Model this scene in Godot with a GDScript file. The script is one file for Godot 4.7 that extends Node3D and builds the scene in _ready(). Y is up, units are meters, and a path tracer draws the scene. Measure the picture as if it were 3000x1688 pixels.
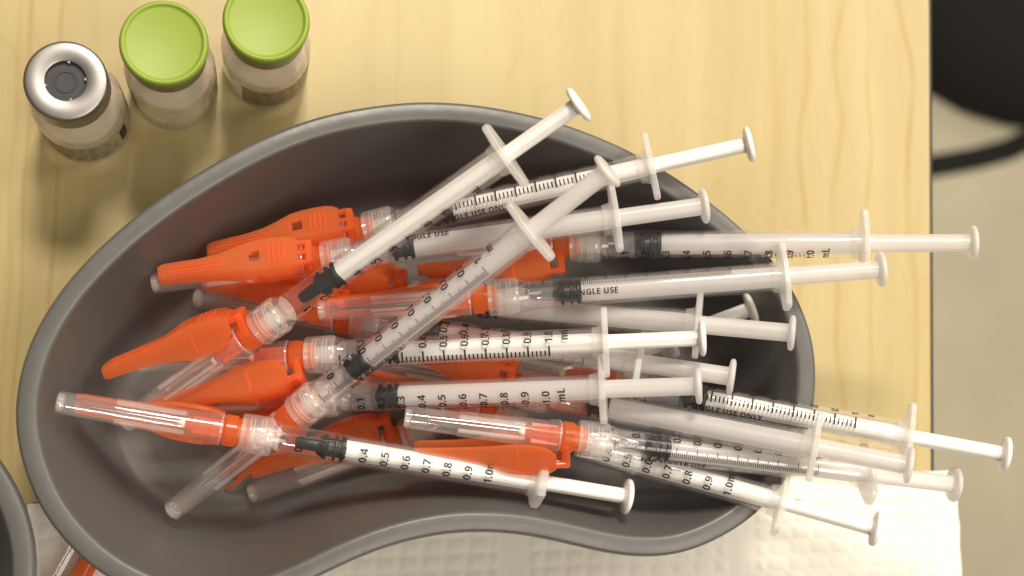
extends Node3D

const MM := 0.001
const TABLE := 0.74          # height of the table top above the floor, metres
const L := 72.0              # collar front to flange, mm

var mats := {}
var meshes := {}
var font: SystemFont
var bold: SystemFont


# ---------------------------------------------------------------- mesh building (all in mm)
class MB:
	var v := PackedVector3Array()
	var n := PackedVector3Array()
	var uv := PackedVector2Array()

	func tri(a: Vector3, b: Vector3, c: Vector3, na: Vector3, nb: Vector3, nc: Vector3, ua := Vector2.ZERO, ub := Vector2.ZERO, uc := Vector2.ZERO) -> void:
		if (b - a).cross(c - a).dot(na + nb + nc) > 0.0:
			v.append_array([a, c, b]); n.append_array([na, nc, nb]); uv.append_array([ua, uc, ub])
		else:
			v.append_array([a, b, c]); n.append_array([na, nb, nc]); uv.append_array([ua, ub, uc])

	func quad(a: Vector3, b: Vector3, c: Vector3, d: Vector3, na: Vector3, nb: Vector3, nc: Vector3, nd: Vector3) -> void:
		tri(a, b, c, na, nb, nc)
		tri(a, c, d, na, nc, nd)

	func flat(a: Vector3, b: Vector3, c: Vector3, d: Vector3, inside: Vector3) -> void:
		var k := (b - a).cross(c - a)
		if k.length() < 1e-9:
			k = (c - a).cross(d - a)
		k = k.normalized()
		if k.dot((a + c) * 0.5 - inside) < 0.0:
			k = -k
		quad(a, b, c, d, k, k, k, k)

	func box(lo: Vector3, hi: Vector3, t := Transform3D.IDENTITY) -> void:
		var p := []
		for i in 8:
			p.append(t * Vector3(hi.x if i & 1 else lo.x, hi.y if i & 2 else lo.y, hi.z if i & 4 else lo.z))
		var m := t * ((lo + hi) * 0.5)
		for f in [[0, 1, 3, 2], [4, 5, 7, 6], [0, 1, 5, 4], [2, 3, 7, 6], [0, 2, 6, 4], [1, 3, 7, 5]]:
			flat(p[f[0]], p[f[1]], p[f[2]], p[f[3]], m)

	# a box whose edges are chamfered by c
	func chamfered(lo: Vector3, hi: Vector3, c: float, t := Transform3D.IDENTITY) -> void:
		var m := (lo + hi) * 0.5
		var h := (hi - lo) * 0.5
		var mid := t * m
		for ax in 3:
			for s in [-1.0, 1.0]:
				var u := (ax + 1) % 3
				var w := (ax + 2) % 3
				var q := []
				for k in [[-1, -1], [1, -1], [1, 1], [-1, 1]]:
					var p := m
					p[ax] += s * h[ax]; p[u] += k[0] * (h[u] - c); p[w] += k[1] * (h[w] - c)
					q.append(t * p)
				flat(q[0], q[1], q[2], q[3], mid)
			for s1 in [-1.0, 1.0]:
				for s2 in [-1.0, 1.0]:
					var u := (ax + 1) % 3
					var w := (ax + 2) % 3
					var q := []
					for k in [[-1, 0], [1, 0], [1, 1], [-1, 1]]:
						var p := m
						p[ax] += k[0] * (h[ax] - c)
						p[u] += s1 * (h[u] - (0.0 if k[1] == 0 else c))
						p[w] += s2 * (h[w] - (c if k[1] == 0 else 0.0))
						q.append(t * p)
					flat(q[0], q[1], q[2], q[3], mid)
		for i in 8:
			var sg := Vector3(1.0 if i & 1 else -1.0, 1.0 if i & 2 else -1.0, 1.0 if i & 4 else -1.0)
			var q := []
			for ax in 3:
				var p := m
				for k in 3:
					p[k] += sg[k] * (h[k] - (0.0 if k == ax else c))
				q.append(t * p)
			flat(q[0], q[1], q[2], q[2], mid)

	# turned shape about the x axis; profile of (x, r), outside first when x grows
	func lathe(p: Array, seg := 36, smooth := 35.0) -> void:
		var k := p.size() - 1
		var sn := []
		for i in k:
			var d: Vector2 = p[i + 1] - p[i]
			sn.append(Vector2(-d.y, d.x).normalized())
		for i in k:
			var n0: Vector2 = sn[i]
			var n1: Vector2 = sn[i]
			if i > 0 and absf(sn[i].angle_to(sn[i - 1])) < deg_to_rad(smooth):
				n0 = (sn[i] + sn[i - 1]).normalized()
			if i < k - 1 and absf(sn[i].angle_to(sn[i + 1])) < deg_to_rad(smooth):
				n1 = (sn[i] + sn[i + 1]).normalized()
			for j in seg:
				var a := TAU * j / seg
				var b := TAU * (j + 1) / seg
				var ea := Vector3(0, cos(a), sin(a))
				var eb := Vector3(0, cos(b), sin(b))
				var q := []
				for w in [[p[i], ea, n0], [p[i + 1], ea, n1], [p[i + 1], eb, n1], [p[i], eb, n0]]:
					q.append(Vector3(w[0].x, 0, 0) + w[1] * w[0].y)
					q.append(Vector3(w[2].x, 0, 0) + w[1] * w[2].y)
				if p[i + 1].y > 1e-6:
					tri(q[0], q[2], q[4], q[1], q[3], q[5])
				if p[i].y > 1e-6:
					tri(q[0], q[4], q[6], q[1], q[5], q[7])

	# outline in (y, z) swept along x from x0 to x1, edges bevelled by c
	func prism(o: PackedVector2Array, x0: float, x1: float, c: float, rounded := false) -> void:
		var mid := Vector2.ZERO
		for q in o:
			mid += q
		mid /= o.size()
		var k := o.size()
		var inner := PackedVector2Array()
		for q in o:
			inner.append(q - (q - mid).normalized() * c)
		var rings := [[x0, inner], [x0 + c, o], [x1 - c, o], [x1, inner]]
		var centre := Vector3((x0 + x1) * 0.5, mid.x, mid.y)
		var nn := []
		for i in k:
			var d: Vector2 = o[(i + 1) % k] - o[(i - 1 + k) % k]
			var e := Vector2(d.y, -d.x).normalized()
			if e.dot(o[i] - mid) < 0.0:
				e = -e
			nn.append(Vector3(0, e.x, e.y))
		for r in 3:
			for i in k:
				var j := (i + 1) % k
				var a := Vector3(rings[r][0], rings[r][1][i].x, rings[r][1][i].y)
				var b := Vector3(rings[r + 1][0], rings[r + 1][1][i].x, rings[r + 1][1][i].y)
				var d := Vector3(rings[r][0], rings[r][1][j].x, rings[r][1][j].y)
				var e := Vector3(rings[r + 1][0], rings[r + 1][1][j].x, rings[r + 1][1][j].y)
				if rounded and r == 1:
					quad(a, b, e, d, nn[i], nn[i], nn[j], nn[j])
				else:
					flat(a, b, e, d, centre)
		var ix := Geometry2D.triangulate_polygon(inner)
		for s in [[x0, Vector3.LEFT], [x1, Vector3.RIGHT]]:
			for i in range(0, ix.size(), 3):
				var q := []
				for w in 3:
					q.append(Vector3(s[0], inner[ix[i + w]].x, inner[ix[i + w]].y))
				tri(q[0], q[1], q[2], s[1], s[1], s[1])

	func commit() -> ArrayMesh:
		var out := PackedVector3Array()
		for q in v:
			out.append(q * 0.001)
		var a := []
		a.resize(Mesh.ARRAY_MAX)
		a[Mesh.ARRAY_VERTEX] = out
		a[Mesh.ARRAY_NORMAL] = n
		a[Mesh.ARRAY_TEX_UV] = uv
		var m := ArrayMesh.new()
		m.add_surface_from_arrays(Mesh.PRIMITIVE_TRIANGLES, a)
		return m


# ---------------------------------------------------------------- naming
func part(called: String, mesh: Mesh, mat: Material, parent: Node) -> MeshInstance3D:
	var o := MeshInstance3D.new()
	o.name = called
	o.mesh = mesh
	o.material_override = mat
	parent.add_child(o, true)
	return o


func thing(called: String, label: String, category: String, group := "") -> Node3D:
	var o := Node3D.new()
	var k := called
	var i := 0
	while has_node(NodePath(k)):
		i += 1
		k = "%s_%03d" % [called, i]
	o.name = k
	add_child(o)
	o.set_meta("label", label)
	o.set_meta("category", category)
	if group:
		o.set_meta("group", group)
	return o


func at(x: float, y: float, z: float) -> Vector3:
	return Vector3(x, y + TABLE / MM, z) * MM


# ---------------------------------------------------------------- materials
func solid(called: String, c: Color, rough: float, back := Color.BLACK, alpha := 1.0) -> StandardMaterial3D:
	var m := StandardMaterial3D.new()
	m.resource_name = called
	m.albedo_color = Color(c, alpha)
	m.roughness = rough
	if alpha < 1.0:
		m.transparency = BaseMaterial3D.TRANSPARENCY_ALPHA
	if back != Color.BLACK:
		m.backlight_enabled = true
		m.backlight = back
	mats[called] = m
	return m


func clear(called: String, c: Color, alpha: float, rough: float) -> StandardMaterial3D:
	return solid(called, c, rough, Color.BLACK, alpha)


func noise(freq: float, octaves: int, seed_: int) -> FastNoiseLite:
	var n := FastNoiseLite.new()
	n.noise_type = FastNoiseLite.TYPE_SIMPLEX_SMOOTH
	n.seed = seed_
	n.frequency = freq
	n.fractal_octaves = octaves
	return n


func noise_tex(freq: float, octaves: int, seed_: int, size := 512) -> NoiseTexture2D:
	var t := NoiseTexture2D.new()
	t.width = size
	t.height = size
	t.seamless = true
	t.noise = noise(freq, octaves, seed_)
	return t


func make_materials() -> void:
	clear("clear_barrel", Color(0.93, 0.91, 0.92), 0.028, 0.05)
	clear("clear_bore", Color(0.92, 0.89, 0.90), 0.085, 0.06)
	clear("clear_cap", Color(0.95, 0.91, 0.90), 0.085, 0.05)
	clear("clear_collar", Color(0.93, 0.90, 0.88), 0.17, 0.10)
	clear("clear_thread", Color(0.95, 0.93, 0.91), 0.28, 0.10)
	mats.clear_barrel.metallic_specular = 0.5
	solid("milky", Color(0.92, 0.91, 0.90), 0.28, Color(0.9, 0.9, 0.88), 0.56)
	solid("milky_clear", Color(0.88, 0.87, 0.85), 0.26, Color(0.9, 0.9, 0.88), 0.28)
	solid("white_plastic", Color(0.93, 0.92, 0.90), 0.36)
	solid("natural_plastic", Color(0.91, 0.90, 0.895), 0.28, Color(0.9, 0.89, 0.88), 0.74)
	solid("black_rubber", Color(0.06, 0.06, 0.063), 0.42)
	solid("orange_plastic", Color(0.98, 0.63, 0.39), 0.18, Color(1.0, 0.68, 0.44), 0.30)
	solid("orange_hub", Color(0.97, 0.55, 0.30), 0.22, Color(1.0, 0.66, 0.42), 0.40)
	solid("needle_tip", Color(0.95, 0.93, 0.86), 0.35)
	solid("print_ink", Color(0.06, 0.06, 0.065), 0.55)
	var st := solid("steel", Color(0.75, 0.75, 0.75), 0.25)
	st.metallic = 1.0
	var d := solid("dish_plastic", Color(0.345, 0.342, 0.333), 1.0)
	d.normal_enabled = true
	d.normal_texture = scratches()
	d.normal_scale = 0.28
	var rg := Gradient.new()
	rg.set_color(0, Color(0.31, 0.31, 0.31))
	rg.set_color(1, Color(0.45, 0.45, 0.45))
	var rt := noise_tex(0.012, 4, 8, 512)
	rt.color_ramp = rg
	d.roughness_texture = rt
	d.roughness_texture_channel = BaseMaterial3D.TEXTURE_CHANNEL_RED
	d.uv1_triplanar = true
	d.uv1_scale = Vector3(9, 9, 9)
	solid("green_plastic", Color(0.53, 0.61, 0.22), 0.5)
	var al := solid("aluminium", Color(0.60, 0.59, 0.58), 0.42)
	al.metallic = 1.0
	solid("grey_rubber", Color(0.19, 0.19, 0.20), 0.6)
	clear("vial_glass", Color(0.94, 0.88, 0.79), 0.40, 0.12)
	clear("vial_liquid", Color(0.90, 0.86, 0.78), 0.25, 0.10)
	solid("vial_label", Color(0.66, 0.63, 0.52), 0.5)
	solid("label_ink", Color(0.45, 0.43, 0.36), 0.6)
	solid("edge_black", Color(0.05, 0.045, 0.04), 0.5)
	solid("table_under", Color(0.45, 0.40, 0.33), 0.7)
	solid("table_leg", Color(0.12, 0.12, 0.12), 0.4)
	solid("bag_fabric", Color(0.07, 0.068, 0.065), 0.85)
	var p := solid("paper", Color(0.92, 0.905, 0.865), 0.9, Color(0.25, 0.25, 0.24))
	p.heightmap_enabled = true
	p.heightmap_texture = noise_tex(0.09, 4, 9, 512)
	p.heightmap_scale = 0.012
	p.uv1_triplanar = true
	p.uv1_scale = Vector3(30, 30, 30)
	var fl := solid("floor_vinyl", Color(1, 1, 1), 0.55)
	var g := Gradient.new()
	g.set_color(0, Color(0.73, 0.70, 0.60))
	g.set_color(1, Color(0.79, 0.76, 0.655))
	var ft := noise_tex(0.012, 4, 21, 512)
	ft.color_ramp = g
	fl.albedo_texture = ft
	fl.uv1_triplanar = true
	fl.uv1_scale = Vector3(1.2, 1.2, 1.2)
	var w := solid("maple", Color(1, 1, 1), 0.42)
	w.albedo_texture = maple_texture()


# fine scratches and slight waviness of moulded plastic, about 110 mm across
func scratches() -> ImageTexture:
	var k := 1024
	var im := Image.create(k, k, false, Image.FORMAT_RF)
	var w := noise(0.012, 3, 41)
	var f := noise(0.25, 2, 43)
	for y in k:
		for x in k:
			im.set_pixel(x, y, Color(0.5 + 0.10 * w.get_noise_2d(x, y) + 0.006 * f.get_noise_2d(x, y), 0, 0))
	var rng := RandomNumberGenerator.new()
	rng.seed = 77
	for i in 150:
		var p := Vector2(rng.randf() * k, rng.randf() * k)
		var a := rng.randf_range(-0.35, 0.35) if i % 3 else rng.randf() * TAU
		var n := rng.randi_range(20, 170)
		var deep := rng.randf_range(0.004, 0.022)
		for j in n:
			p += Vector2(cos(a), sin(a))
			a += rng.randf_range(-0.01, 0.01)
			var x := posmod(int(p.x), k)
			var y := posmod(int(p.y), k)
			im.set_pixel(x, y, Color(im.get_pixel(x, y).r - deep, 0, 0))
	var rgb := Image.create(k, k, false, Image.FORMAT_RGBA8)
	for y in k:
		for x in k:
			var h := im.get_pixel(x, y).r
			var dx := (im.get_pixel((x + 1) % k, y).r - h) * 14.0
			var dy := (im.get_pixel(x, (y + 1) % k).r - h) * 14.0
			var nn := Vector3(-dx, dy, 1.0).normalized()
			rgb.set_pixel(x, y, Color(nn.x * 0.5 + 0.5, nn.y * 0.5 + 0.5, nn.z * 0.5 + 0.5))
	return ImageTexture.create_from_image(rgb)


# maple laminate: x -300..120, z -300..300 mm, grain running along z
func maple_texture() -> ImageTexture:
	var w := 1280
	var h := 1280
	var data := PackedByteArray()
	data.resize(w * h * 3)
	var n1 := noise(1.0, 2, 5)
	var n2 := noise(1.0, 3, 11)
	var n3 := noise(1.0, 2, 17)
	var n4 := noise(1.0, 1, 23)
	# darker streaks of the printed grain: x at z = -90, drift per mm, width, strength, wander
	var streaks := [[-131.0, 0.02, 0.7, 0.55, 1.0], [-127.5, 0.015, 0.5, 0.8, 0.8], [-120.5, 0.02, 0.6, 0.7, 0.8], [-112.0, 0.01, 1.2, 0.25, 1.0], [-40.0, 0.0, 1.4, 0.22, 1.5], [-34.0, 0.01, 0.6, 0.3, 1.2],
		[-2.0, 0.0, 2.0, 0.25, 2.0], [28.0, 0.01, 1.8, 0.25, 2.0], [73.0, 0.0, 1.7, 0.45, 1.2], [82.0, -0.01, 0.9, 0.7, 2.4], [92.0, 0.01, 0.9, 0.7, 3.2], [101.0, 0.0, 0.7, 0.5, 2.6], [112.0, 0.02, 0.9, 0.8, 3.6]]
	for j in h:
		var z := -300.0 + 600.0 * j / h
		var sx := []
		for s in streaks:
			sx.append(s[0] + s[1] * (z + 90.0) + s[4] * n4.get_noise_2d(s[0] * 3.1, z * 0.022))
		for i in w:
			var x := -300.0 + 420.0 * i / w
			var wob := 2.0 * n3.get_noise_2d(x * 0.02, z * 0.012)
			var band := n1.get_noise_2d((x + wob) * 0.07, z * 0.004)
			var fine := n2.get_noise_2d((x + wob) * 0.55, z * 0.022)
			var ring := n3.get_noise_2d((x + wob) * 0.028 + 40.0, z * 0.0075)
			var fr := absf(fposmod(ring * 5.0, 1.0) - 0.5) * 2.0
			var arc := pow(fr, 14.0) * clampf(0.5 + 1.3 * n1.get_noise_2d(x * 0.03 + 9.0, z * 0.01), 0.0, 1.0)
			var streak := 0.24 * arc
			for k in streaks.size():
				var e: float = (x - sx[k]) / streaks[k][2]
				if absf(e) < 3.0:
					streak += streaks[k][3] * exp(-e * e) * (0.65 + 0.5 * n2.get_noise_2d(streaks[k][0] * 7.0, z * 0.03))
			var t := 0.5 + 0.5 * band + 0.2 * fine + 0.10 * n2.get_noise_2d(x * 2.6, z * 0.14)
			var c := Color(0.675, 0.602, 0.405).lerp(Color(0.718, 0.652, 0.462), clampf(t, 0.0, 1.0))
			c = c.lerp(Color(0.61, 0.48, 0.22), clampf(streak, 0.0, 1.0) * 0.62)
			var o := (j * w + i) * 3
			data[o] = int(clampf(c.r, 0, 1) * 255.0)
			data[o + 1] = int(clampf(c.g, 0, 1) * 255.0)
			data[o + 2] = int(clampf(c.b, 0, 1) * 255.0)
	return ImageTexture.create_from_image(Image.create_from_data(w, h, false, Image.FORMAT_RGB8, data))


# ---------------------------------------------------------------- syringe meshes
func rod_shape(r: float, x0: float, x1: float, x2: float, x3: float, rin: float, groove: float) -> ArrayMesh:
	# round rod with four shallow grooves; wide guide inside the barrel, slimmer outside
	var b := MB.new()
	var seg := 40
	var rows := [[x0, rin], [x1, rin], [x2, r], [x3, r]]
	var ring := func(x: float, rr: float) -> Array:
		var o := []
		for j in seg:
			var a := TAU * j / seg + PI / 4
			var k: float = rr * (1.0 - groove * pow(maxf(0.0, cos(2.0 * a)), 6.0) - groove * pow(maxf(0.0, -cos(2.0 * a)), 6.0))
			o.append(Vector3(x, k * cos(a - PI / 4), k * sin(a - PI / 4)))
		return o
	for i in rows.size() - 1:
		var p: Array = ring.call(rows[i][0], rows[i][1])
		var q: Array = ring.call(rows[i + 1][0], rows[i + 1][1])
		for j in seg:
			var nrm := []
			for jj in [j, (j + 1) % seg]:
				var d: Vector3 = p[(jj + 1) % seg] - p[(jj - 1 + seg) % seg]
				nrm.append(Vector3(0, d.z, -d.y).normalized())
			b.quad(p[j], q[j], q[(j + 1) % seg], p[(j + 1) % seg], nrm[0], nrm[0], nrm[1], nrm[1])
	var e: Array = ring.call(x0, rin)
	for j in seg:
		b.tri(Vector3(x0, 0, 0), e[j], e[(j + 1) % seg], Vector3.LEFT, Vector3.LEFT, Vector3.LEFT)
	return b.commit()


func lathed(p: Array, seg := 36, smooth := 35.0) -> ArrayMesh:
	var b := MB.new()
	b.lathe(p, seg, smooth)
	return b.commit()


func V(x: float, y: float) -> Vector2:
	return Vector2(x, y)


func wing_outline(half_long: float, end_half: float, mid: float) -> PackedVector2Array:
	# (y, z): long way along z, rounded corners, fuller round the barrel
	var o := PackedVector2Array()
	var r := 1.6
	for s in [1.0, -1.0]:
		o.append(Vector2(-s * mid, s * 2.6))
		for c in [-1.0, 1.0]:
			for k in 4:
				var a: float = (PI / 2) * k / 3.0 if c > 0 else (PI / 2) * (3 - k) / 3.0
				var y: float = c * (end_half - r + r * sin(a if c < 0 else PI / 2 - (PI / 2 - a)))
				var z := half_long - r + r * cos(a)
				o.append(Vector2(s * y, s * z))
		o.append(Vector2(s * mid, s * 2.6))
	return o


func shield_shape() -> ArrayMesh:
	# hinged needle guard: open channel, hinge at x = 0, running to x = -37; back plate on +y
	var b := MB.new()
	var rows := [0.0, 1.2, 3.0, 6.0, 8.8, 11.4, 13.2, 15.8, 19.0, 23.5, 28.5, 32.0, 33.2]
	var wide := [3.7, 4.1, 4.3, 4.35, 4.3, 4.1, 3.75, 3.2, 2.7, 2.4, 2.35, 2.3, 2.0]
	var tall := [7.4, 8.0, 8.3, 8.3, 8.1, 7.8, 7.3, 6.5, 5.7, 5.0, 4.6, 4.3, 3.8]
	var open_edge := [3.4, 2.0, 0.9, 0.2, 0.0, 0.1, 0.4, 0.8, 1.1, 1.2, 1.1, 1.0, 1.2]
	var section := func(i: int, inset: float) -> Array:
		var w: float = wide[i] - inset
		var t: float = tall[i] - inset
		var c := 1.1 - inset * 0.6
		var o := []
		var u: float = open_edge[i]
		for q in [V(u, -w), V((t + u) * 0.5, -w), V(t - c, -w), V(t - c * 0.3, -w + c * 0.3), V(t, -w + c), V(t, -1.35), V(t, 1.35), V(t, w - c), V(t - c * 0.3, w - c * 0.3), V(t - c, w), V((t + u) * 0.5, w), V(u, w)]:
			o.append(Vector3(-rows[i], q.x, q.y))
		return o
	for shell in 2:
		var ins := 0.0 if shell == 0 else 0.85
		var sg := 1.0 if shell == 0 else -1.0
		for i in rows.size() - 1:
			var p: Array = section.call(i, ins)
			var q: Array = section.call(i + 1, ins)
			for k in 11:
				if i == 4 and k == 5:
					continue
				var nn := []
				for kk in [k, k + 1]:
					var lo: Vector3 = p[maxi(kk - 1, 0)] if kk != 1 else p[0]
					var hi: Vector3 = p[mini(kk + 1, 11)]
					var d := hi - lo
					nn.append(Vector3(0, d.z, -d.y).normalized() * sg)
				if k == 5:
					nn = [Vector3(0, sg, 0), Vector3(0, sg, 0)]
				b.quad(p[k], q[k], q[k + 1], p[k + 1], nn[0], nn[0], nn[1], nn[1])
	# rims of the walls, hinge end, closed tip and the sides of the square hole
	for i in rows.size() - 1:
		var p: Array = section.call(i, 0.0)
		var q: Array = section.call(i + 1, 0.0)
		var pi_: Array = section.call(i, 0.85)
		var qi: Array = section.call(i + 1, 0.85)
		for k in [0, 11]:
			b.flat(p[k], q[k], qi[k], pi_[k], Vector3(-rows[i], 3, p[k].z))
	for i in [0, rows.size() - 1]:
		var p: Array = section.call(i, 0.0)
		var q: Array = section.call(i, 0.85)
		for k in 11:
			b.flat(p[k], p[k + 1], q[k + 1], q[k], Vector3(-18, 2, 0))
	var tip: Array = section.call(rows.size() - 1, 0.0)
	for k in range(1, 11):
		b.tri(tip[0], tip[k], tip[k + 1], Vector3.LEFT, Vector3.LEFT, Vector3.LEFT)
	var a0 := Vector3(-rows[4], tall[4], -1.35)
	var a1 := Vector3(-rows[5], tall[5], -1.35)
	var dn := Vector3(0, -0.85, 0)
	var zz := Vector3(0, 0, 2.7)
	b.flat(a0, a1, a1 + dn, a0 + dn, a0 + Vector3(0, 0, -1))
	b.flat(a0 + zz, a1 + zz, a1 + dn + zz, a0 + dn + zz, a0 + Vector3(0, 0, 4))
	b.flat(a0, a0 + zz, a0 + zz + dn, a0 + dn, a0 + Vector3(2, 0, 0))
	b.flat(a1, a1 + zz, a1 + zz + dn, a1 + dn, a1 - Vector3(2, 0, 0))
	# thin ridges across the back, near the hinge
	for x in [-3.2, -4.4, -5.6, -6.8]:
		b.chamfered(Vector3(x - 0.22, 8.1, -2.2), Vector3(x + 0.22, 8.5, 2.2), 0.08)
	for sd in [-1.0, 1.0]:
		b.chamfered(Vector3(-9.3, 1.4, sd * 4.0 - 0.34), Vector3(-8.9, 6.8, sd * 4.0 + 0.34), 0.1)
	# slot in the slim half, a recessed rib
	b.chamfered(Vector3(-30.5, 4.0, -0.55), Vector3(-17, 5.3, -0.35), 0.05, Transform3D(Basis(Vector3.BACK, 0.1), Vector3(0, 2.6, 0)))
	b.chamfered(Vector3(-30.5, 4.0, 0.35), Vector3(-17, 5.3, 0.55), 0.05, Transform3D(Basis(Vector3.BACK, 0.1), Vector3(0, 2.6, 0)))
	return b.commit()


func hinge_shape() -> ArrayMesh:
	var b := MB.new()
	for s in [-1.0, 1.0]:
		b.chamfered(Vector3(-0.3, 5.6, s * 2.5 - 0.55), Vector3(2.6, 7.0, s * 2.5 + 0.55), 0.2)
	b.chamfered(Vector3(-0.3, 6.3, -0.5), Vector3(2.4, 7.0, 0.5), 0.2)
	b.chamfered(Vector3(1.6, 1.5, -3.0), Vector3(3.4, 7.2, 3.0), 0.45)
	return b.commit()


func make_syringe_meshes() -> void:
	meshes.barrel = lathed([V(6.8, 4.05), V(8.2, 3.95), V(9.4, 3.5), V(10.5, 3.45), V(68.5, 3.5), V(69.4, 3.7), V(70.4, 4.1)], 48)
	for k in [0.0, 1.9]:
		for nose in 2:
			var bo := MB.new()
			if nose == 0:
				bo.lathe([V(15.8, 3.08), V(10.0, 3.08), V(9.0, 2.6)], 40)
			bo.lathe([V(70.3, 3.08), V(22.8 + k, 3.08)], 40)
			meshes["bore_%d_%.1f" % [nose, k]] = bo.commit()
	meshes.barrel_collar = lathed([V(68.2, 3.62), V(69.2, 3.75), V(70.3, 4.15), V(70.5, 4.2)], 40)
	meshes.collar = lathed([V(0.9, 3.3), V(0.0, 3.6), V(0.0, 4.15), V(0.5, 4.45), V(6.0, 4.6), V(7.0, 4.45), V(7.5, 4.0)], 44, 50)
	var th := MB.new()
	for x in [2.1, 2.9, 4.6, 5.4]:
		th.lathe([V(x - 0.16, 4.05), V(x - 0.1, 3.75), V(x + 0.1, 3.75), V(x + 0.16, 4.05)], 36, 10)
	th.lathe([V(-0.5, 1.6), V(0.0, 1.9), V(7.5, 2.15), V(9.0, 3.3)], 24)
	meshes.thread = th.commit()
	meshes.hub = lathed([V(-12.6, 0.0), V(-12.6, 1.1), V(-11.8, 1.5), V(-6.0, 1.9), V(-3.9, 2.1), V(-3.8, 3.3), V(-3.4, 3.6), V(-1.0, 3.6), V(-0.8, 3.1), V(2.2, 2.9), V(2.3, 2.0)], 32)
	var fin := MB.new()
	for k in 4:
		fin.chamfered(Vector3(-11.0, 1.3, -0.3), Vector3(-4.4, 2.5, 0.3), 0.12, Transform3D(Basis(Vector3.RIGHT, PI / 4 + k * PI / 2), Vector3.ZERO))
	meshes.hub_fin = fin.commit()
	meshes.tip = lathed([V(-14.0, 0.3), V(-13.6, 0.8), V(-12.8, 1.05), V(-12.4, 1.0)], 20, 60)
	meshes.needle = lathed([V(-36, 0.05), V(-34.8, 0.3), V(-13.8, 0.3)], 12)
	meshes.cap = lathed([V(-41.0, 0.0), V(-41.0, 2.1), V(-40.6, 2.5), V(-28.4, 2.78), V(-28.2, 3.0), V(-12.0, 3.3), V(-6.9, 3.42), V(-6.7, 3.75), V(-4.3, 3.8), V(-4.1, 3.6), V(-4.2, 3.2)], 44, 40)
	var rib := MB.new()
	for k in 4:
		rib.chamfered(Vector3(-28.2, 1.75, -0.22), Vector3(-12.5, 2.75, 0.22), 0.1, Transform3D(Basis(Vector3.RIGHT, 0.5 + k * PI / 2), Vector3.ZERO))
	rib.lathe([V(-40.9, 2.2), V(-39.6, 1.9), V(-39.4, 1.2)], 24)
	rib.lathe([V(-4.2, 3.0), V(-4.15, 3.7), V(-4.6, 3.82)], 40)
	meshes.cap_rib = rib.commit()
	meshes.shield = shield_shape()
	meshes.hinge = hinge_shape()
	meshes.head = lathed([V(-1.9, 1.9), V(-1.6, 2.4), V(-1.45, 3.7), V(-1.2, 4.15), V(-0.7, 4.3), V(-0.3, 4.15), V(0.0, 3.5), V(0.12, 0.0)], 44, 50)
	var seal := [V(16.2, 0.0), V(16.6, 1.2), V(17.2, 2.1), V(17.5, 2.95), V(17.95, 3.05), V(18.3, 2.2), V(19.6, 2.15), V(19.85, 3.0), V(20.2, 3.0), V(20.5, 2.15), V(21.3, 2.15), V(21.55, 3.0), V(21.9, 3.0), V(22.4, 2.4), V(22.4, 0.0)]
	meshes.seal = lathed(seal, 36, 30)
	meshes.seal_nose = lathed([V(10.6, 0.0), V(10.9, 1.0), V(11.5, 1.45), V(16.2, 1.6), V(16.4, 2.3)] + seal.slice(3), 36, 45)
	var b := MB.new()
	b.prism(wing_outline(8.2, 2.9, 4.4), 70.5, 72.0, 0.3)
	meshes.wing = b.commit()
	b = MB.new()
	var hex := PackedVector2Array()
	for k in 6:
		hex.append(Vector2(cos(PI / 6 + k * PI / 3), sin(PI / 6 + k * PI / 3)) * 6.3)
	b.prism(hex, 69.6, 72.0, 0.5)
	meshes.hex = b.commit()
	meshes.print_plain = print_shape(["0.1", "0.2", "0.3", "0.4", "0.5", "0.6", "0.7", "0.8", "0.9", "1.0ml"], 0, "", "")
	meshes.print_coarse = print_shape(["0.1", "0.2", "0.3", "0.4", "0.5", "0.6", "0.7", "0.8", "0.9", "1.0"], 5, "mL", "SINGLE USE ONLY")
	meshes.print_fine = print_shape(["0.1", "0.2", "0.3", "0.4", "0.5", "0.6", "0.7", "0.8", "0.9", "1"], 10, "mL", "FOR SINGLE USE")


# ---------------------------------------------------------------- printing on a barrel
var wrap_r := 3.545


func on_barrel(s: float, phi: float) -> Array:
	var e := Vector3(0, cos(phi), -sin(phi))
	return [Vector3(s, 0, 0) + e * wrap_r, e]


func text_on(b: MB, text: String, size: float, where: Callable, centred := false, heavy := false) -> void:
	var t := TextMesh.new()
	t.text = text
	t.font = bold if heavy else font
	t.font_size = 48
	t.pixel_size = size / 48.0
	t.depth = 0.0
	t.curve_step = 3.0
	t.horizontal_alignment = HORIZONTAL_ALIGNMENT_LEFT
	var a := t.get_mesh_arrays()
	var vs: PackedVector3Array = a[Mesh.ARRAY_VERTEX]
	if vs.is_empty():
		return
	var lo := Vector2(1e9, 1e9)
	var hi := -lo
	for q in vs:
		lo = lo.min(V(q.x, q.y))
		hi = hi.max(V(q.x, q.y))
	var ix := PackedInt32Array()
	if a[Mesh.ARRAY_INDEX] != null and a[Mesh.ARRAY_INDEX].size():
		ix = a[Mesh.ARRAY_INDEX]
	else:
		ix = PackedInt32Array(range(vs.size()))
	for i in range(0, ix.size() - 2, 3):
		var q := []
		for k in 3:
			var p := vs[ix[i + k]]
			q.append(where.call(p.x - lo.x, p.y - (lo.y + hi.y) * 0.5 if centred else p.y - lo.y))
		b.tri(q[0][0], q[1][0], q[2][0], q[0][1], q[1][1], q[2][1])


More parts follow.
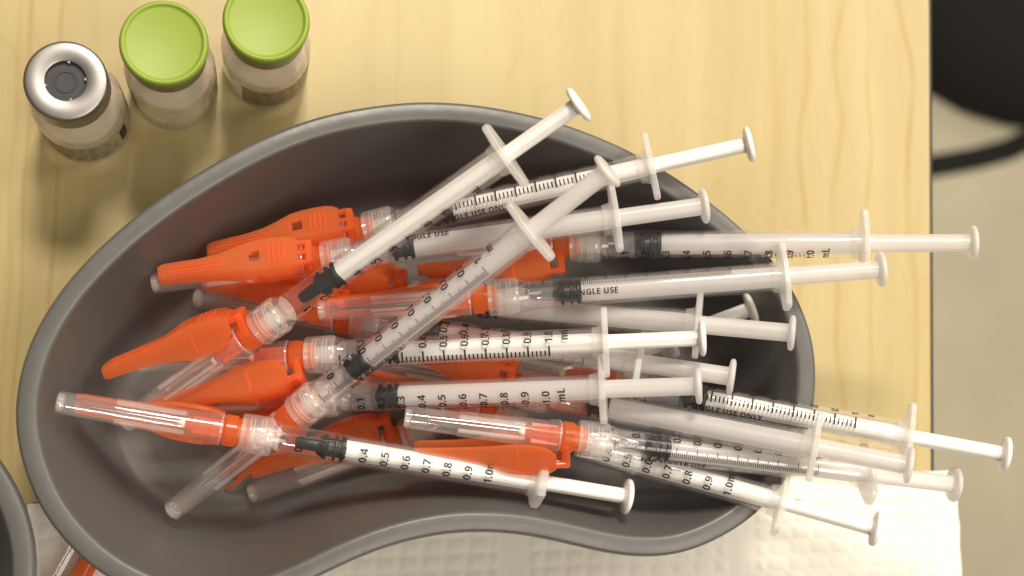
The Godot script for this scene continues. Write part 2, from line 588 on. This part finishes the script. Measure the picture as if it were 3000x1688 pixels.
func tick(b: MB, s: float, w: float, phi0: float, phi1: float) -> void:
	var k := 4
	for i in k:
		var p := on_barrel(s - w / 2, lerpf(phi0, phi1, float(i) / k))
		var q := on_barrel(s + w / 2, lerpf(phi0, phi1, float(i) / k))
		var r := on_barrel(s + w / 2, lerpf(phi0, phi1, float(i + 1) / k))
		var t := on_barrel(s - w / 2, lerpf(phi0, phi1, float(i + 1) / k))
		b.quad(p[0], q[0], r[0], t[0], p[1], q[1], r[1], t[1])


func print_shape(names: Array, per: int, unit: String, line: String) -> ArrayMesh:
	var b := MB.new()
	var zero := 8.6
	var step := 4.95
	for i in names.size():
		var s: float = zero + step * (i + 1)
		text_on(b, names[i], 2.55 if per != 10 else 2.7, func(px, py): return on_barrel(s - py, 0.10 + px / wrap_r), true, true)
	if unit:
		text_on(b, unit, 2.5, func(px, py): return on_barrel(zero + step * 10 + 3.6 - py, 0.25 + px / wrap_r), true, true)
	if line:
		text_on(b, line, 2.05, func(px, py): return on_barrel((15.5 if per == 10 else 19.0) + px, -1.68 + py / wrap_r), false, true)
	var base := -0.95
	if per == 5:
		for i in 51:
			tick(b, zero + step * i / 5.0, 0.42 if i % 5 == 0 else 0.34, base + (0.0 if i % 5 == 0 else 0.06), base + (0.82 if i % 5 == 0 else 0.5))
	elif per == 10:
		for i in 101:
			tick(b, zero + step * i / 10.0, 0.18, base, base + (0.72 if i % 10 == 0 else 0.54 if i % 5 == 0 else 0.38))
	else:
		for i in 101:
			tick(b, zero + step * i / 10.0, 0.2, base - 0.55, base - (0.1 if i % 10 == 0 else 0.3))
	return b.commit()


# ---------------------------------------------------------------- one syringe
# from: collar front (mm above the table), along: axis towards the plunger, pull: collar front to plunger end
# look: [plunger white/natural, flange wing/hex, print plain/coarse/fine, nose 0/1, seal shift mm]; turns: [flange, print, shield side, shield opening] in degrees
func syringe(label: String, from: Vector3, along: Vector3, pull: float, look: Array, turns: Array) -> Node3D:
	var o := thing("syringe", label, "syringe", "filled syringes heaped in the kidney dish")
	var x := along.normalized()
	var y := (Vector3.UP - x * x.y).normalized()
	o.transform = Transform3D(Basis(x, y, x.cross(y)), at(from.x, from.y, from.z))
	var rolled := func(n: Node3D, deg: float) -> void:
		n.rotation.x = -deg_to_rad(deg)
	var barrel := part("barrel", meshes.barrel, mats.clear_barrel, o)
	part("bore", meshes["bore_%d_%.1f" % [look[3], look[4]]], mats.clear_bore, barrel)
	part("barrel_shoulder", meshes.barrel_collar, mats.milky_clear, barrel)
	rolled.call(part("graduation", meshes["print_" + look[2]], mats.print_ink, barrel), turns[1])
	rolled.call(part("flange", meshes[look[1]], mats.milky, o), turns[0])
	var collar := part("luer_collar", meshes.collar, mats.clear_collar, o)
	part("thread", meshes.thread, mats.clear_thread, collar)
	var pm: Material = mats.white_plastic if look[0] == "white" else mats.natural_plastic
	var rod := part("plunger_rod", trimmed_rod(look[0], pull, look[4]), pm, o)
	rolled.call(rod, turns[1] + 20.0)
	var head := part("plunger_head", meshes.head, pm, o)
	head.position.x = pull * MM
	part("plunger_seal", meshes.seal_nose if look[3] else meshes.seal, mats.black_rubber, o).position.x = look[4] * MM
	var hub := part("needle_hub", meshes.hub, mats.orange_hub, o)
	rolled.call(hub, turns[2])
	part("hub_fin", meshes.hub_fin, mats.orange_hub, hub)
	part("needle_base", meshes.tip, mats.needle_tip, hub)
	part("needle", meshes.needle, mats.steel, o)
	var cap := part("needle_cap", meshes.cap, mats.clear_cap, o)
	rolled.call(cap, turns[2] + 15.0)
	part("cap_rib", meshes.cap_rib, mats.clear_collar, cap)
	var sh := part("safety_shield", meshes.shield, mats.orange_plastic, o)
	var side := Basis(Vector3.RIGHT, -deg_to_rad(turns[2]))
	sh.transform = Transform3D(side * Basis(Vector3.BACK, -deg_to_rad(turns[3])), side * Vector3(-5.2, 0.2, 0) * MM)
	part("hinge", meshes.hinge, mats.orange_hub, sh)
	return o


func trimmed_rod(kind: String, pull: float, shift: float) -> ArrayMesh:
	var key := "rod_%s_%.1f_%.1f" % [kind, pull, shift]
	if not meshes.has(key):
		meshes[key] = rod_shape(1.85 if kind == "white" else 2.2, 22.4 + shift, 68.0, 71.5, pull - 1.5, 2.3 if kind == "white" else 2.5, 0.10 if kind == "white" else 0.04)
	return meshes[key]


# ---------------------------------------------------------------- kidney dish
func dish_outline() -> PackedVector2Array:
	var c := [V(-28.5, -39.2), V(-39.0, -37.8), V(-50.3, -35.1), V(-60.2, -31.4), V(-70.5, -26.0), V(-80.2, -19.6), V(-88.6, -13.3), V(-97.3, -5.6), V(-105.2, 3.0), V(-111.3, 11.6), V(-116.2, 22.1),
		V(-118.3, 33.4), V(-117.4, 44.0), V(-113.5, 54.8), V(-107.7, 63.6), V(-99.2, 71.5), V(-89.0, 77.0), V(-78.8, 79.6), V(-67.3, 79.2), V(-56.4, 75.7), V(-46.9, 70.9), V(-36.3, 66.2),
		V(-25.1, 63.1), V(-14.6, 61.9), V(-3.1, 62.4), V(7.4, 64.3), V(18.8, 66.6), V(30.3, 67.0), V(40.5, 64.5), V(50.8, 59.0), V(59.3, 51.3), V(64.9, 42.4), V(68.4, 31.4),
		V(69.0, 19.8), V(66.8, 9.5), V(61.5, -0.7), V(54.5, -8.6), V(45.6, -16.0), V(36.0, -22.5), V(26.7, -27.7), V(16.1, -32.3), V(5.0, -35.8), V(-5.4, -37.9), V(-16.9, -39.2)]
	var o := PackedVector2Array()
	var k := c.size()
	for i in k:
		for j in 6:
			o.append(c[i].cubic_interpolate(c[(i + 1) % k], c[(i - 1 + k) % k], c[(i + 2) % k], j / 6.0))
	# even out the spacing wobble
	for pass_ in 6:
		var s := PackedVector2Array()
		for i in o.size():
			s.append((o[(i - 1 + o.size()) % o.size()] + o[i] * 2.0 + o[(i + 1) % o.size()]) / 4.0)
		o = s
	return o


func dish_shape() -> ArrayMesh:
	var b := MB.new()
	var o := dish_outline()
	var k := o.size()
	var inw := PackedVector2Array()
	for i in k:
		var d: Vector2 = (o[(i + 3) % k] - o[(i - 3 + k) % k]).normalized()
		inw.append(Vector2(d.y, -d.x))
	var mid := Vector2(-30, 20)
	if inw[0].dot(mid - o[0]) < 0.0:
		for i in k:
			inw[i] = -inw[i]
	var prof := [V(20.5, 0.4), V(17.5, 1.0), V(15.0, 3.2), V(6.2, 34), V(5.2, 37.2), V(4.2, 38.6), V(1.0, 38.4), V(0.15, 38.2), V(-0.1, 38.5), V(-0.1, 39.6), V(0.1, 40.5), V(0.4, 41.0), V(0.9, 41.2), V(4.0, 41.15), V(4.5, 40.95), V(4.8, 40.5), V(5.1, 39.6),
		V(6.3, 36.0), V(9.6, 26.0), V(12.6, 16.0), V(14.2, 10.0), V(15.2, 7.0), V(16.4, 5.2), V(18.2, 3.9), V(20.6, 3.2), V(24.0, 3.0)]
	var place := func(i: int, q: Vector2) -> Vector3:
		return Vector3(o[i].x + inw[i].x * q.x, q.y, o[i].y + inw[i].y * q.x)
	var sn := []
	for j in prof.size() - 1:
		var d: Vector2 = prof[j + 1] - prof[j]
		sn.append(Vector2(-d.y, d.x).normalized())
	for j in prof.size() - 1:
		var n0: Vector2 = sn[j]
		var n1: Vector2 = sn[j]
		if j > 0 and absf(sn[j].angle_to(sn[j - 1])) < 0.9:
			n0 = (sn[j] + sn[j - 1]).normalized()
		if j < prof.size() - 2 and absf(sn[j].angle_to(sn[j + 1])) < 0.9:
			n1 = (sn[j] + sn[j + 1]).normalized()
		for i in k:
			var e := (i + 1) % k
			var lift := func(m: int, q: Vector2) -> Vector3: return Vector3(inw[m].x * q.x, q.y, inw[m].y * q.x)
			b.quad(place.call(i, prof[j]), place.call(i, prof[j + 1]), place.call(e, prof[j + 1]), place.call(e, prof[j]), lift.call(i, n0), lift.call(i, n1), lift.call(e, n1), lift.call(e, n0))
	for s in [[prof.size() - 1, Vector3.UP], [0, Vector3.DOWN]]:
		var ring := PackedVector2Array()
		for i in k:
			var p: Vector3 = place.call(i, prof[s[0]])
			ring.append(V(p.x, p.z))
		var ix := Geometry2D.triangulate_polygon(ring)
		for i in range(0, ix.size(), 3):
			var q := []
			for w in 3:
				q.append(Vector3(ring[ix[i + w]].x, prof[s[0]].y, ring[ix[i + w]].y))
			b.tri(q[0], q[1], q[2], s[1], s[1], s[1])
	return b.commit()


# ---------------------------------------------------------------- vials
func vial(label: String, x: float, z: float, turn: float, capped: bool) -> void:
	var o := thing("vial", label, "vial", "glass vials standing behind the kidney dish")
	o.position = at(x, 0.15, z)
	o.rotation.y = deg_to_rad(turn)
	o.scale.y = 1.05
	var up := Basis(Vector3.BACK, PI / 2)
	var put := func(called: String, mesh: Mesh, mat: Material, parent: Node) -> MeshInstance3D:
		var m := part(called, mesh, mat, parent)
		if parent == o:
			m.basis = up
		return m
	if not meshes.has("vial_body"):
		meshes.vial_body = lathed([V(1.2, 0.0), V(0.9, 7.0), V(0.0, 9.4), V(0.4, 10.5), V(1.6, 10.9), V(23.0, 10.9), V(25.2, 10.5), V(27.4, 9.3), V(29.6, 7.6), V(31.0, 6.9), V(33.4, 6.8), V(33.8, 8.2), V(34.4, 9.0), V(36, 9.1)], 56, 40)
		meshes.vial_inner = lathed([V(2.4, 0.0), V(2.6, 8.6), V(3.6, 9.6), V(19.0, 9.7), V(19.0, 0.0)], 48, 40)
		meshes.vial_crimp = lathed([V(33.2, 7.6), V(33.4, 8.9), V(33.9, 9.25), V(40.9, 9.35), V(41.5, 9.25), V(41.85, 9.0), V(42.0, 8.5), V(42.05, 4.9), V(41.9, 4.6), V(41.2, 4.45), V(40.8, 4.45)], 56, 40)
		meshes.vial_stopper = lathed([V(40.9, 4.6), V(40.95, 2.7), V(41.15, 2.6), V(41.15, 2.2), V(40.95, 2.1), V(40.9, 0.0)], 40, 20)
		meshes.vial_flip = lathed([V(40.4, 8.9), V(40.3, 9.5), V(40.8, 9.9), V(42.6, 10.05), V(43.4, 9.9), V(43.9, 9.5), V(44.0, 9.1), V(43.8, 8.8), V(43.45, 8.6), V(43.3, 8.2), V(43.3, 0.0)], 64, 50)
		meshes.vial_label = label_shape()
		var b := MB.new()
		var rng := RandomNumberGenerator.new()
		rng.seed = 12
		var bar := func(mb: MB, y: float, h: float, a0: float, a1: float) -> void:
			var k := 8
			for i in k:
				var a := lerpf(a0, a1, float(i) / k)
				var e := lerpf(a0, a1, float(i + 1) / k)
				var ea := Vector3(0, cos(a), sin(a))
				var eb := Vector3(0, cos(e), sin(e))
				mb.quad(Vector3(y, 0, 0) + ea * 11.0, Vector3(y + h, 0, 0) + ea * 11.0, Vector3(y + h, 0, 0) + eb * 11.0, Vector3(y, 0, 0) + eb * 11.0, ea, ea, eb, eb)
		for row in 6:
			var a := 0.3
			while a < 2.4:
				var e := a + rng.randf_range(0.05, 0.2)
				bar.call(b, 6.0 + row * 1.9, 0.5 if row != 5 else 1.0, a, e)
				a = e + rng.randf_range(0.05, 0.22)
		meshes.vial_print = b.commit()
		b = MB.new()
		bar.call(b, 7.0, 9.0, 2.62, 2.86)
		meshes.vial_block = b.commit()
		# torn tabs left round the opening of the crimp ring
		b = MB.new()
		for a in [0.3, 1.9, 3.3, 4.6]:
			b.chamfered(Vector3(41.4, 4.1, -0.35), Vector3(41.8, 4.7, 0.35), 0.1, Transform3D(Basis(Vector3.RIGHT, a), Vector3.ZERO))
		meshes.vial_tab = b.commit()
	var body: Node3D = put.call("glass_body", meshes.vial_body, mats.vial_glass, o)
	put.call("liquid", meshes.vial_inner, mats.vial_liquid, body)
	var lab: Node3D = put.call("label_band", meshes.vial_label, mats.vial_label, o)
	put.call("label_print", meshes.vial_print, mats.label_ink, lab)
	put.call("label_block", meshes.vial_block, mats.print_ink, lab)
	var ring: Node3D = put.call("crimp_ring", meshes.vial_crimp, mats.aluminium, o)
	if capped:
		put.call("flip_cap", meshes.vial_flip, mats.green_plastic, o)
	else:
		put.call("torn_tab", meshes.vial_tab, mats.aluminium, ring)
		put.call("stopper", meshes.vial_stopper, mats.grey_rubber, o)


func label_shape() -> ArrayMesh:
	# a paper label round 250 degrees of the glass
	var b := MB.new()
	var k := 48
	for i in k:
		var a := deg_to_rad(250.0) * i / k
		var e := deg_to_rad(250.0) * (i + 1) / k
		var ea := Vector3(0, cos(a), sin(a))
		var eb := Vector3(0, cos(e), sin(e))
		var lo := Vector3(4.2, 0, 0)
		var hi := Vector3(18.6, 0, 0)
		b.quad(lo + ea * 10.96, hi + ea * 10.96, hi + eb * 10.96, lo + eb * 10.96, ea, ea, eb, eb)
	return b.commit()


# ---------------------------------------------------------------- paper
func paper_shape() -> ArrayMesh:
	# local: p to the right along the far edge, q towards the viewer; embossed rows of small pillows
	var b := MB.new()
	var nx := 360
	var nz := 190
	var wx := 249.0
	var wz := 118.0
	var soft := noise(0.05, 3, 31)
	var relief := func(p: float, q: float) -> float:
		var lane := fposmod(p + 6.0, 62.0)
		var h := 0.0
		if lane > 9.0:
			var row := floorf(q / 4.2)
			var u := fposmod((lane - 9.0) / 5.9 + 0.12 * row, 1.0)
			var w := fposmod(q / 4.2, 1.0)
			h = 0.52 * smoothstep(0.05, 0.3, u) * smoothstep(0.0, 0.22, 1.0 - u) * smoothstep(0.05, 0.35, w) * smoothstep(0.0, 0.25, 1.0 - w)
		else:
			h = 0.14 * exp(-pow((lane - 4.0) * 1.4, 2.0)) + 0.1 * exp(-pow((lane - 6.6) * 1.6, 2.0))
		h *= smoothstep(0.0, 5.0, q) * (0.75 + 0.5 * soft.get_noise_2d(p * 0.6, q * 0.6))
		return h + 0.12 * soft.get_noise_2d(p, q)
	var place := func(i: int, j: int) -> Vector3:
		var p := wx * i / nx
		var q := wz * j / nz
		var over := maxf(0.0, p - 239.5)
		var edge := 0.35 * soft.get_noise_2d(p * 3.0, q * 3.0 + 50.0)
		if i == nx:
			p += edge
		if j == 0:
			q += edge * 0.6
		return Vector3(p, 0.75 + relief.call(p, q) - 0.02 * over * over, q)
	var g := []
	for i in nx + 1:
		var col := []
		for j in nz + 1:
			col.append(place.call(i, j))
		g.append(col)
	var nrm := []
	for i in nx + 1:
		var col := []
		for j in nz + 1:
			var dx: Vector3 = g[mini(i + 1, nx)][j] - g[maxi(i - 1, 0)][j]
			var dz: Vector3 = g[i][mini(j + 1, nz)] - g[i][maxi(j - 1, 0)]
			col.append(dz.cross(dx).normalized())
		nrm.append(col)
	for i in nx:
		for j in nz:
			b.quad(g[i][j], g[i + 1][j], g[i + 1][j + 1], g[i][j + 1], nrm[i][j], nrm[i + 1][j], nrm[i + 1][j + 1], nrm[i][j + 1])
	var dn := Vector3(0, -0.55, 0)
	for i in nx:
		b.flat(g[i][0], g[i + 1][0], g[i + 1][0] + dn, g[i][0] + dn, Vector3(wx / 2, 0, wz / 2))
		b.flat(g[i][nz], g[i + 1][nz], g[i + 1][nz] + dn, g[i][nz] + dn, Vector3(wx / 2, 0, wz / 2))
	for j in nz:
		b.flat(g[0][j], g[0][j + 1], g[0][j + 1] + dn, g[0][j] + dn, Vector3(wx / 2, 0, wz / 2))
		b.flat(g[nx][j], g[nx][j + 1], g[nx][j + 1] + dn, g[nx][j] + dn, Vector3(wx / 2, 0, wz / 2))
	return b.commit()


func tube(b: MB, pts: Array, r: float, seg := 16) -> void:
	for i in pts.size() - 1:
		var d: Vector3 = (pts[i + 1] - pts[i]).normalized()
		var u := d.cross(Vector3(0.3, 0.9, 0.2)).normalized()
		var w := d.cross(u)
		for j in seg:
			var a := TAU * j / seg
			var e := TAU * (j + 1) / seg
			var na := u * cos(a) + w * sin(a)
			var nb := u * cos(e) + w * sin(e)
			b.quad(pts[i] + na * r, pts[i + 1] + na * r, pts[i + 1] + nb * r, pts[i] + nb * r, na, na, nb, nb)


func area_light(called: String, pos: Vector3, target: Vector3, size: Vector2, energy: float, colour: Color) -> void:
	var l := AreaLight3D.new()
	l.name = called
	l.area_size = size
	l.light_energy = energy
	l.light_color = colour
	l.shadow_enabled = true
	l.area_range = 6.0
	l.area_attenuation = 2.0
	l.area_normalize_energy = true
	add_child(l)
	l.look_at_from_position(pos, target, Vector3.FORWARD if absf((target - pos).normalized().dot(Vector3.FORWARD)) < 0.9 else Vector3.UP)


func _ready() -> void:
	# camera
	var cam := Camera3D.new()
	cam.name = "camera"
	cam.fov = 23.07
	cam.near = 0.02
	cam.far = 20.0
	cam.transform = Transform3D(Basis(Vector3(0.984008, 0.175983, -0.027543), Vector3(-0.045849, 0.100818, -0.993848), Vector3(-0.172124, 0.979217, 0.107274)), at(-65.04, 370.0, 40.53))
	var lens := CameraAttributesPhysical.new()
	lens.frustum_focal_length = 58.8
	lens.frustum_focus_distance = 0.332
	lens.exposure_aperture = 12.0
	lens.frustum_near = 0.02
	lens.frustum_far = 20.0
	cam.attributes = lens
	add_child(cam)
	cam.current = true
	# surroundings, light, exposure
	var env := Environment.new()
	env.background_mode = Environment.BG_COLOR
	env.background_color = Color(0.53, 0.50, 0.465)
	env.background_energy_multiplier = 0.65
	env.tonemap_mode = Environment.TONE_MAPPER_LINEAR
	env.tonemap_exposure = 1.04
	env.sdfgi_enabled = true
	env.ssao_enabled = true
	env.ssil_enabled = true
	var we := WorldEnvironment.new()
	we.name = "surroundings"
	we.environment = env
	add_child(we)
	area_light("ceiling_panel_light", Vector3(0.0, TABLE + 1.10, -0.66), Vector3(0.0, TABLE, 0.0), Vector2(0.22, 0.17), 1.42, Color(1.0, 0.955, 0.89))
	area_light("overhead_panel_light", Vector3(0.42, TABLE + 1.30, 0.42), Vector3(0.0, TABLE, 0.0), Vector2(0.6, 0.6), 0.95, Color(1.0, 0.955, 0.89))
	area_light("side_panel_light", Vector3(0.75, TABLE + 0.95, -0.40), Vector3(0.08, TABLE, 0.0), Vector2(0.4, 0.4), 0.6, Color(1.0, 0.955, 0.89))
	area_light("room_panel_light", Vector3(0.9, 2.0, -1.3), Vector3(0.2, TABLE, 0.0), Vector2(1.2, 0.6), 1.0, Color(1.0, 0.955, 0.89))

	font = SystemFont.new()
	font.font_names = PackedStringArray(["Droid Sans"])
	bold = SystemFont.new()
	bold.font_names = PackedStringArray(["Droid Sans"])
	bold.font_weight = 700
	make_materials()
	make_syringe_meshes()
	build_setting()
	build_objects()


func build_setting() -> void:
	var b := MB.new()
	b.box(Vector3(-1500, -40, -1600), Vector3(1900, 0, 1400))
	var fl := part("floor", b.commit(), mats.floor_vinyl, self)
	fl.set_meta("kind", "structure")
	fl.set_meta("label", "out of focus grey beige floor beside the table")

	var t := thing("table", "table with pale maple laminate top and thin black edge", "table")
	b = MB.new()
	var c := [V(-300, -300), V(120, -300), V(120, 300), V(-300, 300)]
	var q := []
	for k in c:
		q.append(Vector3(k.x, 740, k.y))
	b.tri(q[0], q[1], q[2], Vector3.UP, Vector3.UP, Vector3.UP, V(0, 0), V(1, 0), V(1, 1))
	b.tri(q[0], q[2], q[3], Vector3.UP, Vector3.UP, Vector3.UP, V(0, 0), V(1, 1), V(0, 1))
	part("laminate", b.commit(), mats.maple, t)
	b = MB.new()
	b.box(Vector3(-300, 712, -300), Vector3(120, 739.7, 300))
	part("table_board", b.commit(), mats.table_under, t)
	b = MB.new()
	b.chamfered(Vector3(120.02, 711.5, -300), Vector3(121.0, 739.9, 300), 0.2)
	part("edge_band", b.commit(), mats.edge_black, t)
	b = MB.new()
	b.chamfered(Vector3(-18, 0.5, -18), Vector3(18, 711.5, 18), 2.0)
	var leg := b.commit()
	for k in [V(-265, -265), V(85, -265), V(85, 265), V(-265, 265)]:
		part("leg", leg, mats.table_leg, t).position = Vector3(k.x, 0, k.y) * MM

	var p := part("paper_towel", paper_shape(), mats.paper, self)
	p.set_meta("label", "white embossed paper towel under the dish, hanging over the table edge")
	p.set_meta("category", "paper towel")
	p.transform = Transform3D(Basis(Vector3.UP, deg_to_rad(3.2)), at(-120.6, 0.0, 59.4))

	# black bag on the floor beyond the table, its strap lying in front of it
	var bag := thing("bag", "black bag lying out of focus on the floor beyond the table", "bag")
	bag.position = Vector3(0.64, 0, -0.43)
	b = MB.new()
	var n := 28
	var round_at := func(i: int, j: int) -> Array:
		var a := TAU * i / n
		var e := PI / 2 * j / 8.0
		var k := 0.62
		var d := Vector3(signf(cos(a)) * pow(absf(cos(a)), k) * pow(cos(e), 0.5), pow(sin(e), 0.8), signf(sin(a)) * pow(absf(sin(a)), k) * pow(cos(e), 0.5))
		return [Vector3(d.x * 205.0, d.y * 105.0 + 0.4, d.z * 190.0), Vector3(d.x / 205.0, d.y / 105.0, d.z / 190.0).normalized()]
	for i in n:
		for j in 8:
			var c0: Array = round_at.call(i, j)
			var c1: Array = round_at.call(i + 1, j)
			var c2: Array = round_at.call(i + 1, j + 1)
			var c3: Array = round_at.call(i, j + 1)
			b.quad(c0[0], c1[0], c2[0], c3[0], c0[1], c1[1], c2[1], c3[1])
	part("bag_body", b.commit(), mats.bag_fabric, bag)
	b = MB.new()
	var along := [Vector3(-360, 0, 280), Vector3(-240, 0, 249), Vector3(-151, 0, 228), Vector3(-111, 0, 219), Vector3(-78, 0, 209), Vector3(-50, 0, 194), Vector3(-25, 0, 160)]
	for i in along.size() - 1:
		var d: Vector3 = (along[i + 1] - along[i]).normalized()
		var w := Vector3(-d.z, 0, d.x) * 9.5
		var y0 := Vector3(0, 0.4, 0)
		var y1 := Vector3(0, 3.4, 0)
		var m: Vector3 = (along[i] + along[i + 1]) * 0.5 + Vector3(0, 1.5, 0)
		b.flat(along[i] + w + y1, along[i + 1] + w + y1, along[i + 1] - w + y1, along[i] - w + y1, m)
		b.flat(along[i] + w + y0, along[i + 1] + w + y0, along[i + 1] + w + y1, along[i] + w + y1, m)
		b.flat(along[i] - w + y0, along[i + 1] - w + y0, along[i + 1] - w + y1, along[i] - w + y1, m)
	part("strap", b.commit(), mats.bag_fabric, bag)


func build_objects() -> void:
	meshes.dish = dish_shape()
	var d1 := part("kidney_dish", meshes.dish, mats.dish_plastic, self)
	d1.position = at(0, 1.0, 0)
	d1.set_meta("label", "grey plastic kidney dish heaped with syringes")
	d1.set_meta("category", "kidney dish")
	d1.set_meta("group", "grey kidney dishes")
	var d2: MeshInstance3D = d1.duplicate()
	d2.name = "kidney_dish_001"
	add_child(d2)
	d2.position = at(-180.9, 1.0, 50.9)
	d2.set_meta("label", "second grey kidney dish, only its rim showing at the lower left corner")

	vial("opened vial with bare silver crimp ring and grey stopper", -111.7, -37.6, 0.0, false)
	vial("green capped vial between the silver topped vial and the other green one", -90.4, -47.6, 150.0, true)
	vial("green capped vial nearest the middle of the table", -67.6, -54.8, 60.0, true)

	# heaped syringes: those lying deepest first
	syringe("low white syringe slanting under the heap, big round plunger head near the right wall", Vector3(-29.3, 14.4, 40.6), Vector3(0.9076, 0.1967, -0.3710), 94.0, ["white", "wing", "fine", 0, 0.0], [75, 60, 75, 5])
	syringe("translucent syringe squeezed under the level white one, a bit to its right", Vector3(-43.3, 20.7, 12.2), Vector3(0.9476, 0.2933, 0.1265), 94.1, ["natural", "wing", "fine", 0, 0.0], [35, -5, 50, 5])
	syringe("translucent syringe with shadowed scale, its flange over the rim", Vector3(-2.9, 31.3, 28.4), Vector3(0.9267, 0.3378, 0.1649), 93.7, ["natural", "wing", "fine", 0, 0.0], [0, 150, 60, 6])
	syringe("white syringe at lower right, its plunger head over the paper towel", Vector3(-8.3, 28.6, 36.2), Vector3(0.9392, 0.2433, 0.2422), 94.9, ["white", "wing", "plain", 0, 0.0], [20, -42, 150, 5])
	syringe("white plunger syringe with bold tick marks reaching farthest over the right table edge", Vector3(20.7, 32.6, 25.9), Vector3(0.9555, 0.2505, 0.1560), 95.2, ["white", "wing", "coarse", 0, 0.0], [0, 45, -120, 5])
	syringe("translucent syringe low in the heap whose head touches the right rim inside", Vector3(-29.2, 20.8, 6.1), Vector3(0.9437, 0.3218, 0.0763), 94.3, ["natural", "wing", "fine", 0, 0.0], [0, 180, 50, 7])
	syringe("translucent syringe second from the back, orange shield with square hole over its cap", Vector3(-51.9, 30.6, -1.4), Vector3(0.9705, 0.1734, -0.1674), 93.7, ["natural", "wing", "fine", 0, 0.0], [0, 118, 14, 4])
	syringe("white syringe farthest back with bold ticks, orange shield lying along the back wall", Vector3(-41.6, 26.7, -9.7), Vector3(0.9338, 0.2756, -0.2282), 95.9, ["white", "wing", "coarse", 0, 0.0], [0, 45, 24, 5])
	syringe("translucent syringe numbered 4 to 0 along its lower edge, just below the white horizontal one", Vector3(-53.3, 23.7, 31.9), Vector3(0.9487, 0.3114, -0.0553), 94.4, ["natural", "wing", "coarse", 0, 0.0], [0, -62, -130, 6])
	syringe("translucent syringe printed SINGLE USE along its side, crossing the right rim", Vector3(-12.1, 36.2, 6.7), Vector3(0.9765, 0.1911, -0.0994), 95.3, ["natural", "wing", "fine", 0, 0.0], [10, 76, 165, 4])
	syringe("translucent syringe jutting level over the right rim past the table edge", Vector3(8.6, 32.4, -7.9), Vector3(0.9627, 0.2699, -0.0180), 97.6, ["natural", "wing", "coarse", 0, 0.0], [0, -95, -100, 6])
	syringe("white plunger syringe lying level mid heap, large upright numbers 0.4 to 1.0", Vector3(-54.6, 29.8, 21.7), Vector3(0.9676, 0.2436, -0.0661), 94.7, ["white", "wing", "coarse", 0, 0.0], [0, 0, -78, 15])
	syringe("syringe with fine ticks along a bright streak, its capped needle lying mid dish", Vector3(9.0, 42.9, 39.6), Vector3(0.9943, 0.0550, 0.0919), 94.3, ["natural", "wing", "fine", 0, 0.0], [40, 22, -118, 10])
	syringe("upper syringe slanting up to the back, finely ticked barrel and translucent plunger", Vector3(-56.4, 31.6, 35.7), Vector3(0.6967, 0.4050, -0.5920), 94.0, ["natural", "wing", "fine", 0, 0.0], [0, 20, 190, 26])
	syringe("topmost syringe slanting over the back rim, white plunger and long black seal", Vector3(-66.3, 36.4, 16.5), Vector3(0.7402, 0.3881, -0.5491), 91.9, ["white", "wing", "fine", 1, 1.9], [0, -105, 76, 18])
	syringe("frontmost syringe with six sided flange, white plunger and long clear needle cap", Vector3(-69.1, 39.1, 40.4), Vector3(0.9902, -0.0236, 0.1375), 93.8, ["white", "hex", "plain", 1, 1.9], [0, -45, 176, 9])
	var s := syringe("blurred capped syringe lying on the paper between the two dishes", Vector3(-124.3, 5.6, 102.3), Vector3(-0.43, 0.0, 0.90), 94.0, ["white", "wing", "fine", 0, 0.0], [0, 0, 80, 5])
	s.set_meta("group", "")
	s.remove_meta("group")
